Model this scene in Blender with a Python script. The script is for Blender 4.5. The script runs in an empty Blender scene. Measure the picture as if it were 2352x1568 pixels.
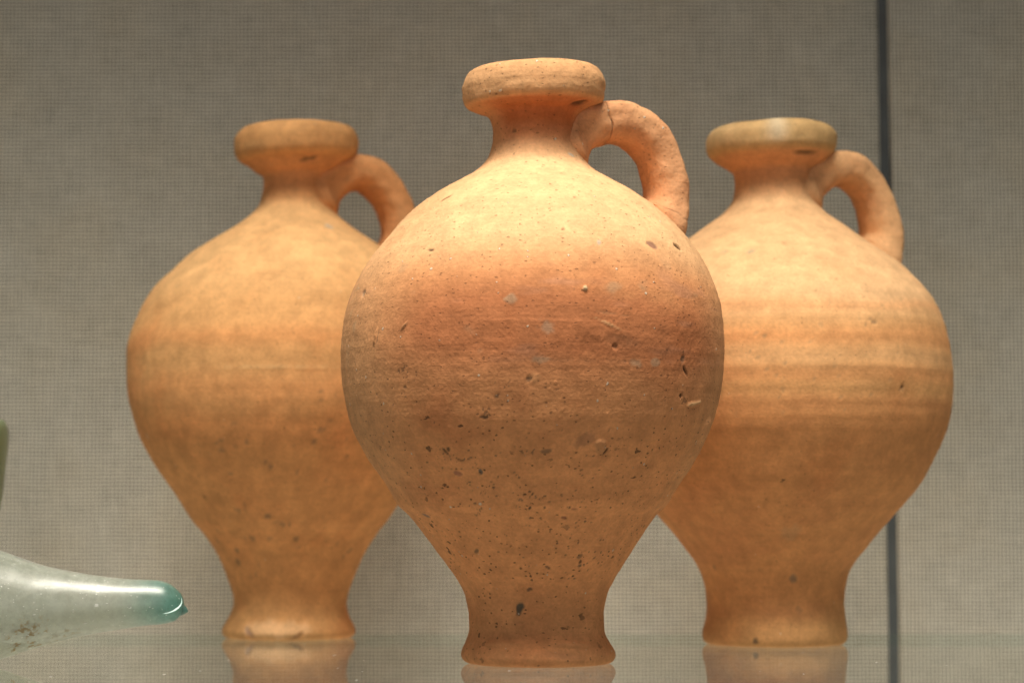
import bpy, math, random
import numpy as np
from mathutils import Vector, Matrix

R = math.radians
sc = bpy.context.scene
col = sc.collection

# ------------------------------------------------------------------ camera
F = 5297.0            # focal length in units of a 2352 px wide frame (50 mm lens, 22.2 mm sensor)
WALL = 1.10          # distance of the case's back wall
CAMZ = 0.0585         # eye height above the shelf
PITCH = math.atan(366 / F)
cam_d = bpy.data.cameras.new('camera')
cam = bpy.data.objects.new('camera', cam_d)
col.objects.link(cam)
cam_d.sensor_width = 22.2
cam_d.lens = 50.0
cam.location = (0, 0, CAMZ)
cam.rotation_euler = (math.pi / 2 + PITCH, 0, 0)
cam_d.clip_start = 0.01
cam_d.clip_end = 50
cam_d.dof.use_dof = True
cam_d.dof.focus_distance = 0.805
cam_d.dof.aperture_fstop = 6.5
sc.camera = cam

# ------------------------------------------------------------------ light
world = bpy.data.worlds.new('World')
sc.world = world
world.use_nodes = True
world.node_tree.nodes['Background'].inputs[0].default_value = (1.0, 0.93, 0.84, 1)
world.node_tree.nodes['Background'].inputs[1].default_value = 0.10


def area(name, loc, target, sx, sy, power, color, spread):
    d = bpy.data.lights.new(name, 'AREA')
    d.shape = 'RECTANGLE'
    d.size, d.size_y = sx, sy
    d.energy = power
    d.color = color
    d.spread = R(spread)
    o = bpy.data.objects.new(name, d)
    o.location = loc
    o.rotation_euler = (Vector(target) - Vector(loc)).to_track_quat('-Z', 'Y').to_euler()
    col.objects.link(o)


area('case_lamp', (-0.02, 0.57, 0.74), (0.0, 0.86, 0.0), 0.80, 0.28, 1.62, (1.0, 0.91, 0.78), 46)
area('lower_wall_fill', (0.0, 1.03, -0.19), (0.0, WALL, 0.03), 1.5, 0.05, 0.37, (1.0, 0.92, 0.80), 130)  # added fill that brightens the lower wall, not a visible fitting
area('room_light', (-0.2, -1.1, 0.25), (0, 0.9, 0.0), 1.6, 1.1, 2.4, (1.0, 0.92, 0.84), 120)

sc.view_settings.view_transform = 'Standard'
sc.view_settings.look = 'None'
sc.view_settings.exposure = 0.0
sc.view_settings.gamma = 1.0
sc.render.engine = 'CYCLES'
sc.cycles.use_denoising = True
sc.cycles.max_bounces = 12
sc.cycles.use_adaptive_sampling = False
sc.cycles.sample_clamp_indirect = 4.0
sc.cycles.transparent_max_bounces = 16
sc.cycles.caustics_refractive = False
sc.cycles.caustics_reflective = False


# ------------------------------------------------------------------ helpers
def smooth(a, b, x):
    t = np.clip((x - a) / (b - a), 0, 1)
    return t * t * (3 - 2 * t)


class Noise:
    def __init__(self, seed, n=32):
        self.n = n
        self.g = np.random.RandomState(seed).rand(n, n, n).astype(np.float32)

    def __call__(self, x, y, z):
        n = self.n
        x, y, z = np.broadcast_arrays(x, y, z)
        xi, yi, zi = np.floor(x).astype(int), np.floor(y).astype(int), np.floor(z).astype(int)
        fx, fy, fz = x - xi, y - yi, z - zi
        fx, fy, fz = fx * fx * (3 - 2 * fx), fy * fy * (3 - 2 * fy), fz * fz * (3 - 2 * fz)
        g = self.g
        o = 0
        for a in (0, 1):
            for b in (0, 1):
                for c in (0, 1):
                    w = (fx if a else 1 - fx) * (fy if b else 1 - fy) * (fz if c else 1 - fz)
                    o = o + w * g[(xi + a) % n, (yi + b) % n, (zi + c) % n]
        return o * 2 - 1

    def fbm(self, x, y, z, octaves=4, gain=0.55):
        s, a, o = 0, 1.0, 0
        for k in range(octaves):
            o = o + a * self(x * 2 ** k + 7.3 * k, y * 2 ** k + 3.1 * k, z * 2 ** k + 5.7 * k)
            s += a
            a *= gain
        return o / s


def spline(P, n, closed=False):
    """centripetal-like Catmull-Rom through the points, resampled to n points evenly along the curve"""
    P = np.array(P, float)
    d = np.r_[0, np.cumsum(np.maximum(np.linalg.norm(np.diff(P[:, :2], axis=0), axis=1), 1e-9) ** 0.5)]
    m = np.zeros_like(P)
    m[1:-1] = ((P[1:-1] - P[:-2]) / (d[1:-1] - d[:-2])[:, None] * (d[2:] - d[1:-1])[:, None]
               + (P[2:] - P[1:-1]) / (d[2:] - d[1:-1])[:, None] * (d[1:-1] - d[:-2])[:, None]) / (d[2:] - d[:-2])[:, None]
    m[0] = (P[1] - P[0]) / (d[1] - d[0])
    m[-1] = (P[-1] - P[-2]) / (d[-1] - d[-2])
    t = np.linspace(0, d[-1], 40 * len(P))
    k = np.clip(np.searchsorted(d, t, side='right') - 1, 0, len(P) - 2)
    h = (d[k + 1] - d[k])[:, None]
    u = ((t - d[k])[:, None]) / h
    Q = ((2 * u ** 3 - 3 * u ** 2 + 1) * P[k] + (u ** 3 - 2 * u ** 2 + u) * h * m[k]
         + (-2 * u ** 3 + 3 * u ** 2) * P[k + 1] + (u ** 3 - u ** 2) * h * m[k + 1])
    L = np.r_[0, np.cumsum(np.linalg.norm(np.diff(Q[:, :2], axis=0), axis=1))]
    s = np.linspace(0, L[-1], n)
    return np.stack([np.interp(s, L, Q[:, j]) for j in range(P.shape[1])], 1)


def zat(y, D):
    """height of a point seen at picture row y when it stands D away"""
    return CAMZ + D * np.tan(PITCH + np.arctan((784 - y) / F))


def depth(z, D):
    return D * math.cos(PITCH) + (z - CAMZ) * math.sin(PITCH)


def grid_normals(P, wrap=True):
    """P[i, j, 3]; j runs round"""
    du = np.gradient(P, axis=0)
    if wrap:
        dv = np.roll(P, -1, 1) - np.roll(P, 1, 1)
    else:
        dv = np.gradient(P, axis=1)
    n = np.cross(dv, du)
    L = np.linalg.norm(n, axis=2, keepdims=True)
    return n / np.maximum(L, 1e-12)


def grid_mesh(name, P, N, C, mat, parent, wrap=True, caps=(False, False)):
    """a mesh from a grid of points, normals kept so that neighbouring parts shade as one clay surface"""
    a, b = P.shape[:2]
    me = bpy.data.meshes.new(name)
    idx = np.arange(a * b).reshape(a, b)
    if wrap:
        nx = np.roll(idx, -1, 1)
        q = np.stack([idx[:-1], nx[:-1], nx[1:], idx[1:]], -1).reshape(-1, 4)
    else:
        q = np.stack([idx[:-1, :-1], idx[:-1, 1:], idx[1:, 1:], idx[1:, :-1]], -1).reshape(-1, 4)
    V = P.reshape(-1, 3)
    me.vertices.add(len(V))
    me.vertices.foreach_set('co', V.astype(np.float32).ravel())
    extra = []
    if caps[0]:
        extra.append(idx[0][::-1])
    if caps[1]:
        extra.append(idx[-1])
    nl = q.size + sum(len(e) for e in extra)
    me.loops.add(nl)
    me.loops.foreach_set('vertex_index', np.concatenate([q.ravel()] + extra).astype(np.int32))
    me.polygons.add(len(q) + len(extra))
    st = list(np.arange(len(q)) * 4)
    s = q.size
    for e in extra:
        st.append(s)
        s += len(e)
    me.polygons.foreach_set('loop_start', np.array(st, np.int32))
    me.update(calc_edges=True)
    me.validate()
    me.polygons.foreach_set('use_smooth', np.ones(len(me.polygons), bool))
    if C is not None:
        at = me.color_attributes.new('clay', 'FLOAT_COLOR', 'POINT')
        at.data.foreach_set('color', C.reshape(-1, 4).astype(np.float32).ravel())
    if N is not None:
        me.normals_split_custom_set_from_vertices(N.reshape(-1, 3).astype(np.float32))
    me.materials.append(mat)
    o = bpy.data.objects.new(name, me)
    col.objects.link(o)
    if parent:
        o.parent = parent
    return o


def empty(name, loc, label, cat, group=None):
    o = bpy.data.objects.new(name, None)
    o.empty_display_size = 0.02
    o.location = loc
    o['label'] = label
    o['category'] = cat
    if group:
        o['group'] = group
    col.objects.link(o)
    return o


def new_mat(name):
    m = bpy.data.materials.new(name)
    m.use_nodes = True
    nt = m.node_tree
    nt.nodes.clear()
    return m, nt, nt.nodes, nt.links


def math_node(nt, op, a, b=None, c=None, clamp=False):
    n = nt.nodes.new('ShaderNodeMath')
    n.operation = op
    n.use_clamp = clamp
    for i, v in enumerate((a, b, c)):
        if v is None:
            continue
        if isinstance(v, (int, float)):
            n.inputs[i].default_value = v
        else:
            nt.links.new(v, n.inputs[i])
    return n.outputs[0]


def mix_node(nt, fac, a, b, mode='MIX'):
    n = nt.nodes.new('ShaderNodeMix')
    n.data_type = 'RGBA'
    n.blend_type = mode
    n.clamp_factor = True
    for s, v in ((n.inputs[0], fac), (n.inputs[6], a), (n.inputs[7], b)):
        if isinstance(v, (int, float)):
            s.default_value = v
        elif isinstance(v, tuple):
            s.default_value = (*v, 1)
        else:
            nt.links.new(v, s)
    return n.outputs[2]


def ramp(nt, v, lo, hi, a=0.0, b=1.0):
    n = nt.nodes.new('ShaderNodeMapRange')
    n.interpolation_type = 'SMOOTHSTEP'
    nt.links.new(v, n.inputs[0])
    for i, x in enumerate((lo, hi, a, b)):
        n.inputs[i + 1].default_value = x
    return n.outputs[0]


def noise_node(nt, vec, scale, detail=3, rough=0.55, mapping=None, dist=0.0):
    if mapping:
        mp = nt.nodes.new('ShaderNodeMapping')
        mp.inputs['Scale'].default_value = mapping
        nt.links.new(vec, mp.inputs[0])
        vec = mp.outputs[0]
    n = nt.nodes.new('ShaderNodeTexNoise')
    n.inputs['Scale'].default_value = scale
    n.inputs['Detail'].default_value = detail
    n.inputs['Roughness'].default_value = rough
    n.inputs['Distortion'].default_value = dist
    nt.links.new(vec, n.inputs['Vector'])
    return n.outputs['Fac']


def specks(nt, vec, scale, size, wobble, power=2.0, stretch=None, keep=1.0):
    """sparse irregular dots: 1 inside a dot"""
    if stretch:
        mp = nt.nodes.new('ShaderNodeMapping')
        mp.inputs['Scale'].default_value = stretch
        nt.links.new(vec, mp.inputs[0])
        vec = mp.outputs[0]
    nz = nt.nodes.new('ShaderNodeTexNoise')
    nz.inputs['Scale'].default_value = scale * 2.2
    nz.inputs['Detail'].default_value = 2
    nt.links.new(vec, nz.inputs['Vector'])
    ad = nt.nodes.new('ShaderNodeVectorMath')
    ad.operation = 'MULTIPLY_ADD'
    nt.links.new(nz.outputs['Color'], ad.inputs[0])
    ad.inputs[1].default_value = (wobble / scale,) * 3
    nt.links.new(vec, ad.inputs[2])
    v = nt.nodes.new('ShaderNodeTexVoronoi')
    v.inputs['Scale'].default_value = scale
    nt.links.new(ad.outputs[0], v.inputs['Vector'])
    sp = nt.nodes.new('ShaderNodeSeparateColor')
    nt.links.new(v.outputs['Color'], sp.inputs[0])
    rad = math_node(nt, 'MULTIPLY', math_node(nt, 'POWER', sp.outputs[0], power), size)
    on = math_node(nt, 'LESS_THAN', sp.outputs[1], keep)
    d = math_node(nt, 'SUBTRACT', rad, v.outputs['Distance'])
    return math_node(nt, 'MULTIPLY', ramp(nt, d, 0.0, size * 0.25), on)


# ------------------------------------------------------------------ materials
def clay_material(name, pits, grit, bump, seed):
    """earthenware: the vertex colours carry the fired colour, stains and painted neck shade, the nodes the pores, temper and grain"""
    m, nt, N, L = new_mat(name)
    out = N.new('ShaderNodeOutputMaterial')
    bs = N.new('ShaderNodeBsdfPrincipled')
    L.new(bs.outputs[0], out.inputs[0])
    tc = N.new('ShaderNodeTexCoord')
    mp = N.new('ShaderNodeMapping')
    mp.inputs['Location'].default_value = (seed * 1.7, seed * 0.9, seed * 2.3)
    L.new(tc.outputs['Object'], mp.inputs[0])
    v = mp.outputs[0]
    at = N.new('ShaderNodeVertexColor')
    at.layer_name = 'clay'
    base, dens = at.outputs['Color'], at.outputs['Alpha']
    # fine mottling and wheel striae
    n1 = noise_node(nt, v, 160, 5, 0.65)
    c = mix_node(nt, 1.0, base, ramp(nt, n1, 0.25, 0.75, 0.86, 1.12), 'MULTIPLY')
    stri = noise_node(nt, v, 1.0, 3, 0.6, (18, 18, 900))
    c = mix_node(nt, 1.0, c, ramp(nt, stri, 0.3, 0.7, 0.975, 1.02), 'MULTIPLY')
    n2 = noise_node(nt, v, 38, 4, 0.6)
    c = mix_node(nt, ramp(nt, n2, 0.52, 0.78, 0, 0.34), c, mix_node(nt, 1.0, c, (0.86, 0.66, 0.56), 'MULTIPLY'))
    n3 = noise_node(nt, v, 900, 2, 0.5)
    c = mix_node(nt, 1.0, c, ramp(nt, n3, 0.2, 0.8, 0.92, 1.07), 'MULTIPLY')
    # pores and burnt-out temper
    p1 = specks(nt, v, 480, 0.27 * pits, 0.55, 1.0, (1, 1, 1.4), 0.9)
    p2 = specks(nt, v, 170, 0.26 * pits, 0.9, 2.6, (1, 1, 1.3), 0.7)
    p2 = math_node(nt, 'MULTIPLY', p2, ramp(nt, dens, 0.25, 0.8))
    dark = math_node(nt, 'MAXIMUM', math_node(nt, 'MULTIPLY', p1, ramp(nt, dens, 0.0, 0.9, 0.50, 0.9)), p2)
    c = mix_node(nt, math_node(nt, 'MULTIPLY', dark, 0.78), c, (0.10, 0.062, 0.036))
    g1 = specks(nt, v, 300, 0.20 * grit, 0.4, 1.8, None, 0.45)
    c = mix_node(nt, math_node(nt, 'MULTIPLY', g1, 0.75), c, (0.80, 0.68, 0.52))
    L.new(c, bs.inputs['Base Color'])
    bs.inputs['Roughness'].default_value = 0.78
    bs.inputs['Specular IOR Level'].default_value = 0.10
    # relief
    h = math_node(nt, 'MULTIPLY', math_node(nt, 'SUBTRACT', n1, 0.5), 0.00026)
    h = math_node(nt, 'ADD', h, math_node(nt, 'MULTIPLY', stri, 0.00010))
    h = math_node(nt, 'ADD', h, math_node(nt, 'MULTIPLY', n3, 0.00022))
    h = math_node(nt, 'SUBTRACT', h, math_node(nt, 'MULTIPLY', dark, 0.0004))
    h = math_node(nt, 'ADD', h, math_node(nt, 'MULTIPLY', g1, 0.0004))
    b = N.new('ShaderNodeBump')
    b.inputs['Strength'].default_value = bump
    b.inputs['Distance'].default_value = 1.0
    L.new(h, b.inputs['Height'])
    L.new(b.outputs[0], bs.inputs['Normal'])
    return m


def fabric_material(name, wx, wz, seed):
    """beige woven cloth, threads 1.8 mm apart, with slubs"""
    m, nt, N, L = new_mat(name)
    out = N.new('ShaderNodeOutputMaterial')
    bs = N.new('ShaderNodeBsdfPrincipled')
    L.new(bs.outputs[0], out.inputs[0])
    tc = N.new('ShaderNodeTexCoord')
    v = tc.outputs['Object']
    sep = N.new('ShaderNodeSeparateXYZ')
    L.new(v, sep.inputs[0])
    wob = noise_node(nt, v, 25, 2, 0.5)
    T = 2 * math.pi / 0.00182

    def threads(s, other, k):
        ph = math_node(nt, 'MULTIPLY_ADD', s, T, math_node(nt, 'MULTIPLY', wob, 4.0))
        return math_node(nt, 'MULTIPLY_ADD', math_node(nt, 'SINE', ph), 0.5, 0.5)
    tx, tz = threads(sep.outputs[0], None, 1), threads(sep.outputs[2], None, 1)
    hs = noise_node(nt, v, 1.0, 2, 0.6, (60 + seed, 5, 700))     # slub along the weft
    vs = noise_node(nt, v, 1.0, 2, 0.6, (700, 5, 60 + seed))     # slub along the warp
    blotch = noise_node(nt, v, 42 + seed, 4, 0.6)
    val = math_node(nt, 'ADD', math_node(nt, 'MULTIPLY', tx, wx), math_node(nt, 'MULTIPLY', tz, wz))
    val = math_node(nt, 'ADD', val, math_node(nt, 'MULTIPLY', hs, 0.60))
    val = math_node(nt, 'ADD', val, math_node(nt, 'MULTIPLY', vs, 0.55))
    val = math_node(nt, 'ADD', val, math_node(nt, 'MULTIPLY', blotch, 0.35))
    c = mix_node(nt, ramp(nt, val, 1.0, 2.9), (0.070, 0.067, 0.052), (0.90, 0.882, 0.770))
    c = mix_node(nt, ramp(nt, noise_node(nt, v, 17 + seed, 3), 0.4, 0.7, 0, 0.5), c,
                 mix_node(nt, 1.0, c, (1.03, 0.98, 0.90), 'MULTIPLY'))
    L.new(c, bs.inputs['Base Color'])
    bs.inputs['Roughness'].default_value = 0.95
    bs.inputs['Specular IOR Level'].default_value = 0.1
    b = N.new('ShaderNodeBump')
    b.inputs['Strength'].default_value = 0.6
    b.inputs['Distance'].default_value = 0.0003
    L.new(val, b.inputs['Height'])
    L.new(b.outputs[0], bs.inputs['Normal'])
    return m


def shelf_glass_material():
    """clear plate glass: mirror-like by Fresnel, otherwise lets the view straight through; a little dust"""
    m, nt, N, L = new_mat('plate_glass')
    out = N.new('ShaderNodeOutputMaterial')
    tr = N.new('ShaderNodeBsdfTransparent')
    tr.inputs[0].default_value = (0.985, 0.993, 0.988, 1)
    gl = N.new('ShaderNodeBsdfGlossy')
    gl.inputs['Roughness'].default_value = 0.012
    gl.inputs['Color'].default_value = (0.93, 0.95, 0.93, 1)
    fr = N.new('ShaderNodeFresnel')
    fr.inputs['IOR'].default_value = 1.5
    geo = N.new('ShaderNodeNewGeometry')
    front = math_node(nt, 'SUBTRACT', 1.0, geo.outputs['Backfacing'])
    mx = N.new('ShaderNodeMixShader')
    L.new(math_node(nt, 'MULTIPLY', fr.outputs[0], front), mx.inputs[0])
    L.new(tr.outputs[0], mx.inputs[1])
    L.new(gl.outputs[0], mx.inputs[2])
    tc = N.new('ShaderNodeTexCoord')
    d = specks(nt, tc.outputs['Object'], 300, 0.16, 0.5, 2.2, (1, 0.25, 1), 0.4)
    df = N.new('ShaderNodeBsdfDiffuse')
    df.inputs[0].default_value = (0.75, 0.74, 0.7, 1)
    m2 = N.new('ShaderNodeMixShader')
    L.new(math_node(nt, 'MULTIPLY', math_node(nt, 'MULTIPLY_ADD', d, 0.55, 0.012), front), m2.inputs[0])
    L.new(mx.outputs[0], m2.inputs[1])
    L.new(df.outputs[0], m2.inputs[2])
    L.new(m2.outputs[0], out.inputs[0])
    return m


def edge_glass_material():
    m, nt, N, L = new_mat('plate_glass_edge')
    out = N.new('ShaderNodeOutputMaterial')
    tr = N.new('ShaderNodeBsdfTransparent')
    tr.inputs[0].default_value = (0.90, 0.96, 0.94, 1)
    df = N.new('ShaderNodeBsdfDiffuse')
    df.inputs[0].default_value = (0.45, 0.62, 0.57, 1)
    mx = N.new('ShaderNodeMixShader')
    tc = N.new('ShaderNodeTexCoord')
    L.new(ramp(nt, noise_node(nt, tc.outputs['Object'], 12, 3), 0.3, 0.8, 0.02, 0.25), mx.inputs[0])
    L.new(tr.outputs[0], mx.inputs[1])
    L.new(df.outputs[0], mx.inputs[2])
    L.new(mx.outputs[0], out.inputs[0])
    return m


def simple_material(name, color, rough, spec=0.5, metal=0.0):
    m, nt, N, L = new_mat(name)
    out = N.new('ShaderNodeOutputMaterial')
    bs = N.new('ShaderNodeBsdfPrincipled')
    L.new(bs.outputs[0], out.inputs[0])
    tc = N.new('ShaderNodeTexCoord')
    n = noise_node(nt, tc.outputs['Object'], 60, 4)
    L.new(mix_node(nt, 1.0, color, ramp(nt, n, 0.3, 0.7, 0.85, 1.12), 'MULTIPLY'), bs.inputs['Base Color'])
    bs.inputs['Roughness'].default_value = rough
    bs.inputs['Specular IOR Level'].default_value = spec
    bs.inputs['Metallic'].default_value = metal
    return m


# ------------------------------------------------------------------ setting
fabric_a = fabric_material('linen_fabric', 1.1, 1.4, 0)
fabric_b = fabric_material('linen_fabric_turned', 1.4, 1.1, 5)
wall = bpy.data.objects.new('wall', None)
wall.location = (0, WALL, 0)
wall['kind'] = 'structure'
wall['label'] = 'beige woven fabric back wall of the display case'
col.objects.link(wall)


def panel(x0b, x1b, x0t, x1t, z0, z1, mat):
    """fabric wrapped board: face with rolled edges, slight waviness"""
    nx, nz, t, e = 60, 30, 0.018, 0.0018
    xs = np.linspace(0, 1, nx)
    zs = np.linspace(z0, z1, nz)
    P = np.zeros((nz, nx + 6, 3))
    rs = np.random.RandomState(int(abs(x0b) * 1000) + 3)
    for i, z in enumerate(zs):
        k = (z - z0) / (z1 - z0)
        a, b = x0b + (x0t - x0b) * k, x1b + (x1t - x1b) * k
        row = [(a, t, z), (a, e, z), (a + 0.3 * e, 0.3 * e, z)]
        row += [(a + e + (b - a - 2 * e) * u, 0.0005 * math.sin(9 * u + z * 7), z) for u in xs]
        row += [(b - 0.3 * e, 0.3 * e, z), (b, e, z), (b, t, z)]
        P[i] = row
    o = grid_mesh('panel', P, None, None, mat, wall, wrap=False)
    return o


ZB, ZT = -0.22, 0.75


def gapx(z):      # the joint leans by a hair
    return 0.1814 - 0.0022 * (z + 0.02) / 0.31


panel(-0.95, gapx(ZB) - 0.0026, -0.95, gapx(ZT) - 0.0026, ZB, ZT, fabric_a)
panel(gapx(ZB) + 0.0026, 0.95, gapx(ZT) + 0.0026, 0.95, ZB, ZT, fabric_b)

# dark metal upright set in the joint
P = []
for z in np.linspace(ZB, ZT, 12):
    g = gapx(z)
    w = 0.0034
    P.append([(g - w, WALL + 0.012, z), (g - w, WALL + 0.0045, z), (g - w * 0.7, WALL + 0.0035, z),
              (g + w * 0.7, WALL + 0.0035, z), (g + w, WALL + 0.0045, z), (g + w, WALL + 0.012, z)])
post = grid_mesh('upright', np.array(P), None, None,
                 simple_material('dark_painted_metal', (0.085, 0.100, 0.105), 0.45, 0.5, 0.0), None)
for p_ in post.data.polygons:
    p_.use_smooth = False
post['label'] = 'thin dark metal upright in the joint between the fabric panels'
post['category'] = 'upright'

# floor of the case, under the shelf
P = np.array([[(x, y, -0.22) for x in np.linspace(-0.95, 0.95, 12)] for y in np.linspace(0.30, WALL + 0.018, 8)])
floor = grid_mesh('floor', P[:, ::-1], None, None, simple_material('pale_linen', (0.82, 0.78, 0.70), 0.95, 0.1), None, wrap=False)
floor['kind'] = 'structure'
floor['label'] = 'pale fabric covered floor of the display case'

# glass shelf
SB = 1.030
shelf = empty('glass_shelf', (0, 0.79, -0.008), 'clear glass shelf carrying the jugs and mirroring their feet', 'shelf')
g_mat, e_mat = shelf_glass_material(), edge_glass_material()


def box_mesh(name, x0, x1, y0, y1, z0, z1, mat, parent, bev=0.0):
    import bmesh
    bm = bmesh.new()
    bmesh.ops.create_cube(bm, size=1)
    for v in bm.verts:
        v.co = Vector(((x0 + x1) / 2 + v.co.x * (x1 - x0), (y0 + y1) / 2 + v.co.y * (y1 - y0), (z0 + z1) / 2 + v.co.z * (z1 - z0)))
    if bev:
        bmesh.ops.bevel(bm, geom=bm.edges[:], offset=bev, segments=2, affect='EDGES')
    me = bpy.data.meshes.new(name)
    bm.to_mesh(me)
    bm.free()
    me.materials.append(mat)
    o = bpy.data.objects.new(name, me)
    col.objects.link(o)
    o.parent = parent
    return o


box_mesh('pane', -0.9, 0.9, -0.22, SB - 0.79 - 0.0012, 0.002, 0.008, g_mat, shelf)
box_mesh('rear_edge', -0.9, 0.9, SB - 0.79 - 0.0010, SB - 0.79, 0.0022, 0.0077, e_mat, shelf)


# ------------------------------------------------------------------ jugs
def mixc(a, b, t):
    return a + (b - a) * t[..., None]


BUFF = np.array([0.80, 0.50, 0.26])
ORANGE = np.array([0.73, 0.345, 0.150])
RED = np.array([0.52, 0.20, 0.085])
BROWN = np.array([0.76, 0.335, 0.135])
PINK = np.array([0.70, 0.36, 0.18])
OCHRE = np.array([0.75, 0.405, 0.165])
GREY = np.array([0.42, 0.32, 0.20])
DARK = np.array([0.13, 0.085, 0.05])


class Jug:
    """A thrown jug. prof: (half width, row) control points up the outside and into the mouth, rows and widths as
    measured; axis: (row, column) of the middle line; both are turned into metres at the distance D."""

    def __init__(self, name, D, prof, axis, seed, lip_tilt, label, handle, alpha, mat, palette, res, feats, group):
        self.D, self.seed, self.alpha = D, seed, alpha
        self.nz = Noise(seed)
        prof = np.array(prof, float)
        z = zat(prof[:, 1], D)
        t = prof[:, 0] / F
        r = depth(z, D) * t / np.sqrt(1 + t * t)
        zr = np.maximum(z - z[0] * 0, 0.0)
        axis = np.array(axis, float)
        az = zat(axis[:, 0], D)
        ax = (axis[:, 1] - 1176) / F * depth(az, D)
        o = np.argsort(az)
        self.az, self.ax = az[o], ax[o]
        kinds = np.array([p[2] for p in prof]) if prof.shape[1] > 2 else np.zeros(len(prof))
        # rings
        n_ring, front, back = res
        S = spline(np.stack([r, zr, kinds], 1), n_ring)
        rr, zz, kk = S[:, 0], S[:, 1], S[:, 2]
        self.rr, self.zz, self.kk = rr, zz, kk
        # outer profile (for placing things on the surface)
        mz = np.argmax(zz)
        self.oz, self.orr = np.maximum.accumulate(zz[:mz]), rr[:mz]
        ph = np.r_[np.linspace(R(-108), R(108), front, endpoint=False), np.linspace(R(108), R(252), back, endpoint=False)]
        PH, RR = np.meshgrid(ph, rr)
        ZZ = np.broadcast_to(zz[:, None], PH.shape).copy()
        KK = np.broadcast_to(kk[:, None], PH.shape)
        self.x0 = float(np.interp(0.0, self.az, self.ax))
        base = empty(name, (self.x0, D, 0), label, 'jug', group)
        self.base = base
        # profile normal
        dr, dz = np.gradient(rr), np.gradient(zz)
        L = np.hypot(dr, dz) + 1e-12
        nr, nzv = (dz / L)[:, None], (-dr / L)[:, None]
        X, Y = np.sin(PH), -np.cos(PH)
        hx, hy = X * RR, Y * RR
        f = self.nz
        inside = smooth(0.5, 1.0, KK - 3.0)             # 3 = lip top, 4 = inside
        # relief
        disp = 0.0011 * f.fbm(hx * 16, hy * 16, ZZ * 22, 3)
        disp += 0.00018 * f.fbm(hx * 75, hy * 75, ZZ * 105, 3)
        wheel = 0.00006 * np.sin(ZZ * 2 * math.pi / 0.0061 + 2.2 * f(hx * 10, hy * 10, ZZ * 30)) * (0.5 + 0.5 * f(hx * 9 + 5, hy * 9, ZZ * 14))
        wheel += 0.00004 * f(hx * 12, hy * 12, ZZ * 900)
        disp += wheel
        if n_ring > 400:
            disp += 0.00009 * f.fbm(hx * 420, hy * 420, ZZ * 420, 2)
        foot = smooth(0.012, 0.0, ZZ)
        disp *= 1 - 0.6 * foot
        # foot ring: uneven lump of clay
        disp += 0.0007 * f(hx * 38 + 3, hy * 38, ZZ * 60) * smooth(0.03, 0.012, ZZ)
        lipm = smooth(1.6, 2.0, KK)
        disp += lipm * 0.00035 * f.fbm(hx * 70, hy * 70, ZZ * 300, 3)
        # colour
        C, dens = palette(self, PH, ZZ, RR, hx, hy, KK)
        for ft in feats:
            disp, C, dens = self.feature(ft, PH, ZZ, RR, hx, hy, disp, C, dens)
        R2 = RR + nr * disp
        Z2 = ZZ + nzv * disp * (1 - foot)
        ok = (KK > 0.02)
        Z2 = np.maximum(Z2, 0.00005)
        R2 = np.maximum(R2, 0.0)
        CX = np.interp(Z2, self.az, self.ax) - self.x0
        PX, PY = CX + X * R2, Y * R2 * (1 - 0.0)
        # the mouth leans
        tl = math.tan(R(lip_tilt)) * smooth(1.2, 1.9, KK)
        Z2 = Z2 + tl * (PX - np.interp(Z2, self.az, self.ax) + self.x0)
        P = np.stack([PX, PY, Z2], -1)
        N = grid_normals(P)
        A = np.concatenate([C, dens[..., None]], -1)
        # cut into parts: foot 0..1, body ..1.2, neck ..2, lip
        cut1 = int(np.searchsorted(zz[:mz], zat(self.foot_row, D) if hasattr(self, 'foot_row') else 0.0235))
        cut2 = int(np.argmax(kk > 1.02))
        cut3 = int(np.argmax(kk > 1.75))
        for nm, a, b in (('foot', 0, cut1), ('body', cut1, cut2), ('neck', cut2, cut3), ('lip', cut3, len(zz) - 1)):
            grid_mesh(nm, P[a:b + 1], N[a:b + 1], A[a:b + 1], mat, base)
        self.make_handle(handle, mat, palette)

    def locate(self, X, Y):
        """angle and height on the outer surface seen at column X, row Y"""
        z, cf = float(zat(Y, self.D)), 0.9
        for _ in range(12):
            r = float(np.interp(z, self.oz, self.orr))
            xc = float(np.interp(z, self.az, self.ax))
            d = self.D - r * cf
            s = ((X - 1176) / F * depth(z, d) - xc) / max(r, 1e-6)
            s = max(-0.995, min(0.995, s))
            cf = math.sqrt(1 - s * s)
            z = float(zat(Y, self.D - r * cf))
        return math.asin(s), z

    def feature(self, ft, PH, ZZ, RR, hx, hy, disp, C, dens):
        X, Y, w, h, rot, d_mm, color, amt = ft[:8]
        edge = ft[8] if len(ft) > 8 else 0.35
        p0, z0 = self.locate(X, Y)
        s = self.D / F
        m = (np.abs(ZZ - z0) < (w + h) * 2 * s) & (np.abs(PH - p0) < (w + h) * 2 * s / 0.02)
        if not m.any():
            return disp, C, dens
        u = (RR[m] * (PH[m] - p0)) / s
        v = (ZZ[m] - z0) / s
        c, sn = math.cos(R(rot)), math.sin(R(rot))
        a, b = (u * c + v * sn) / w, (-u * sn + v * c) / h
        q = np.sqrt(a * a + b * b)
        q = q + edge * self.nz.fbm(hx[m] * 500 + X, hy[m] * 500, ZZ[m] * 500, 3)
        k = smooth(1.15, 0.55, q)
        disp = disp.copy()
        disp[m] += d_mm * (0.00055 if d_mm < 0 else 0.001) * k
        if color is not None:
            Cm = C[m]
            C[m] = Cm + (np.array(color) - Cm) * (amt * k)[:, None]
        return disp, C, dens

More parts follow.
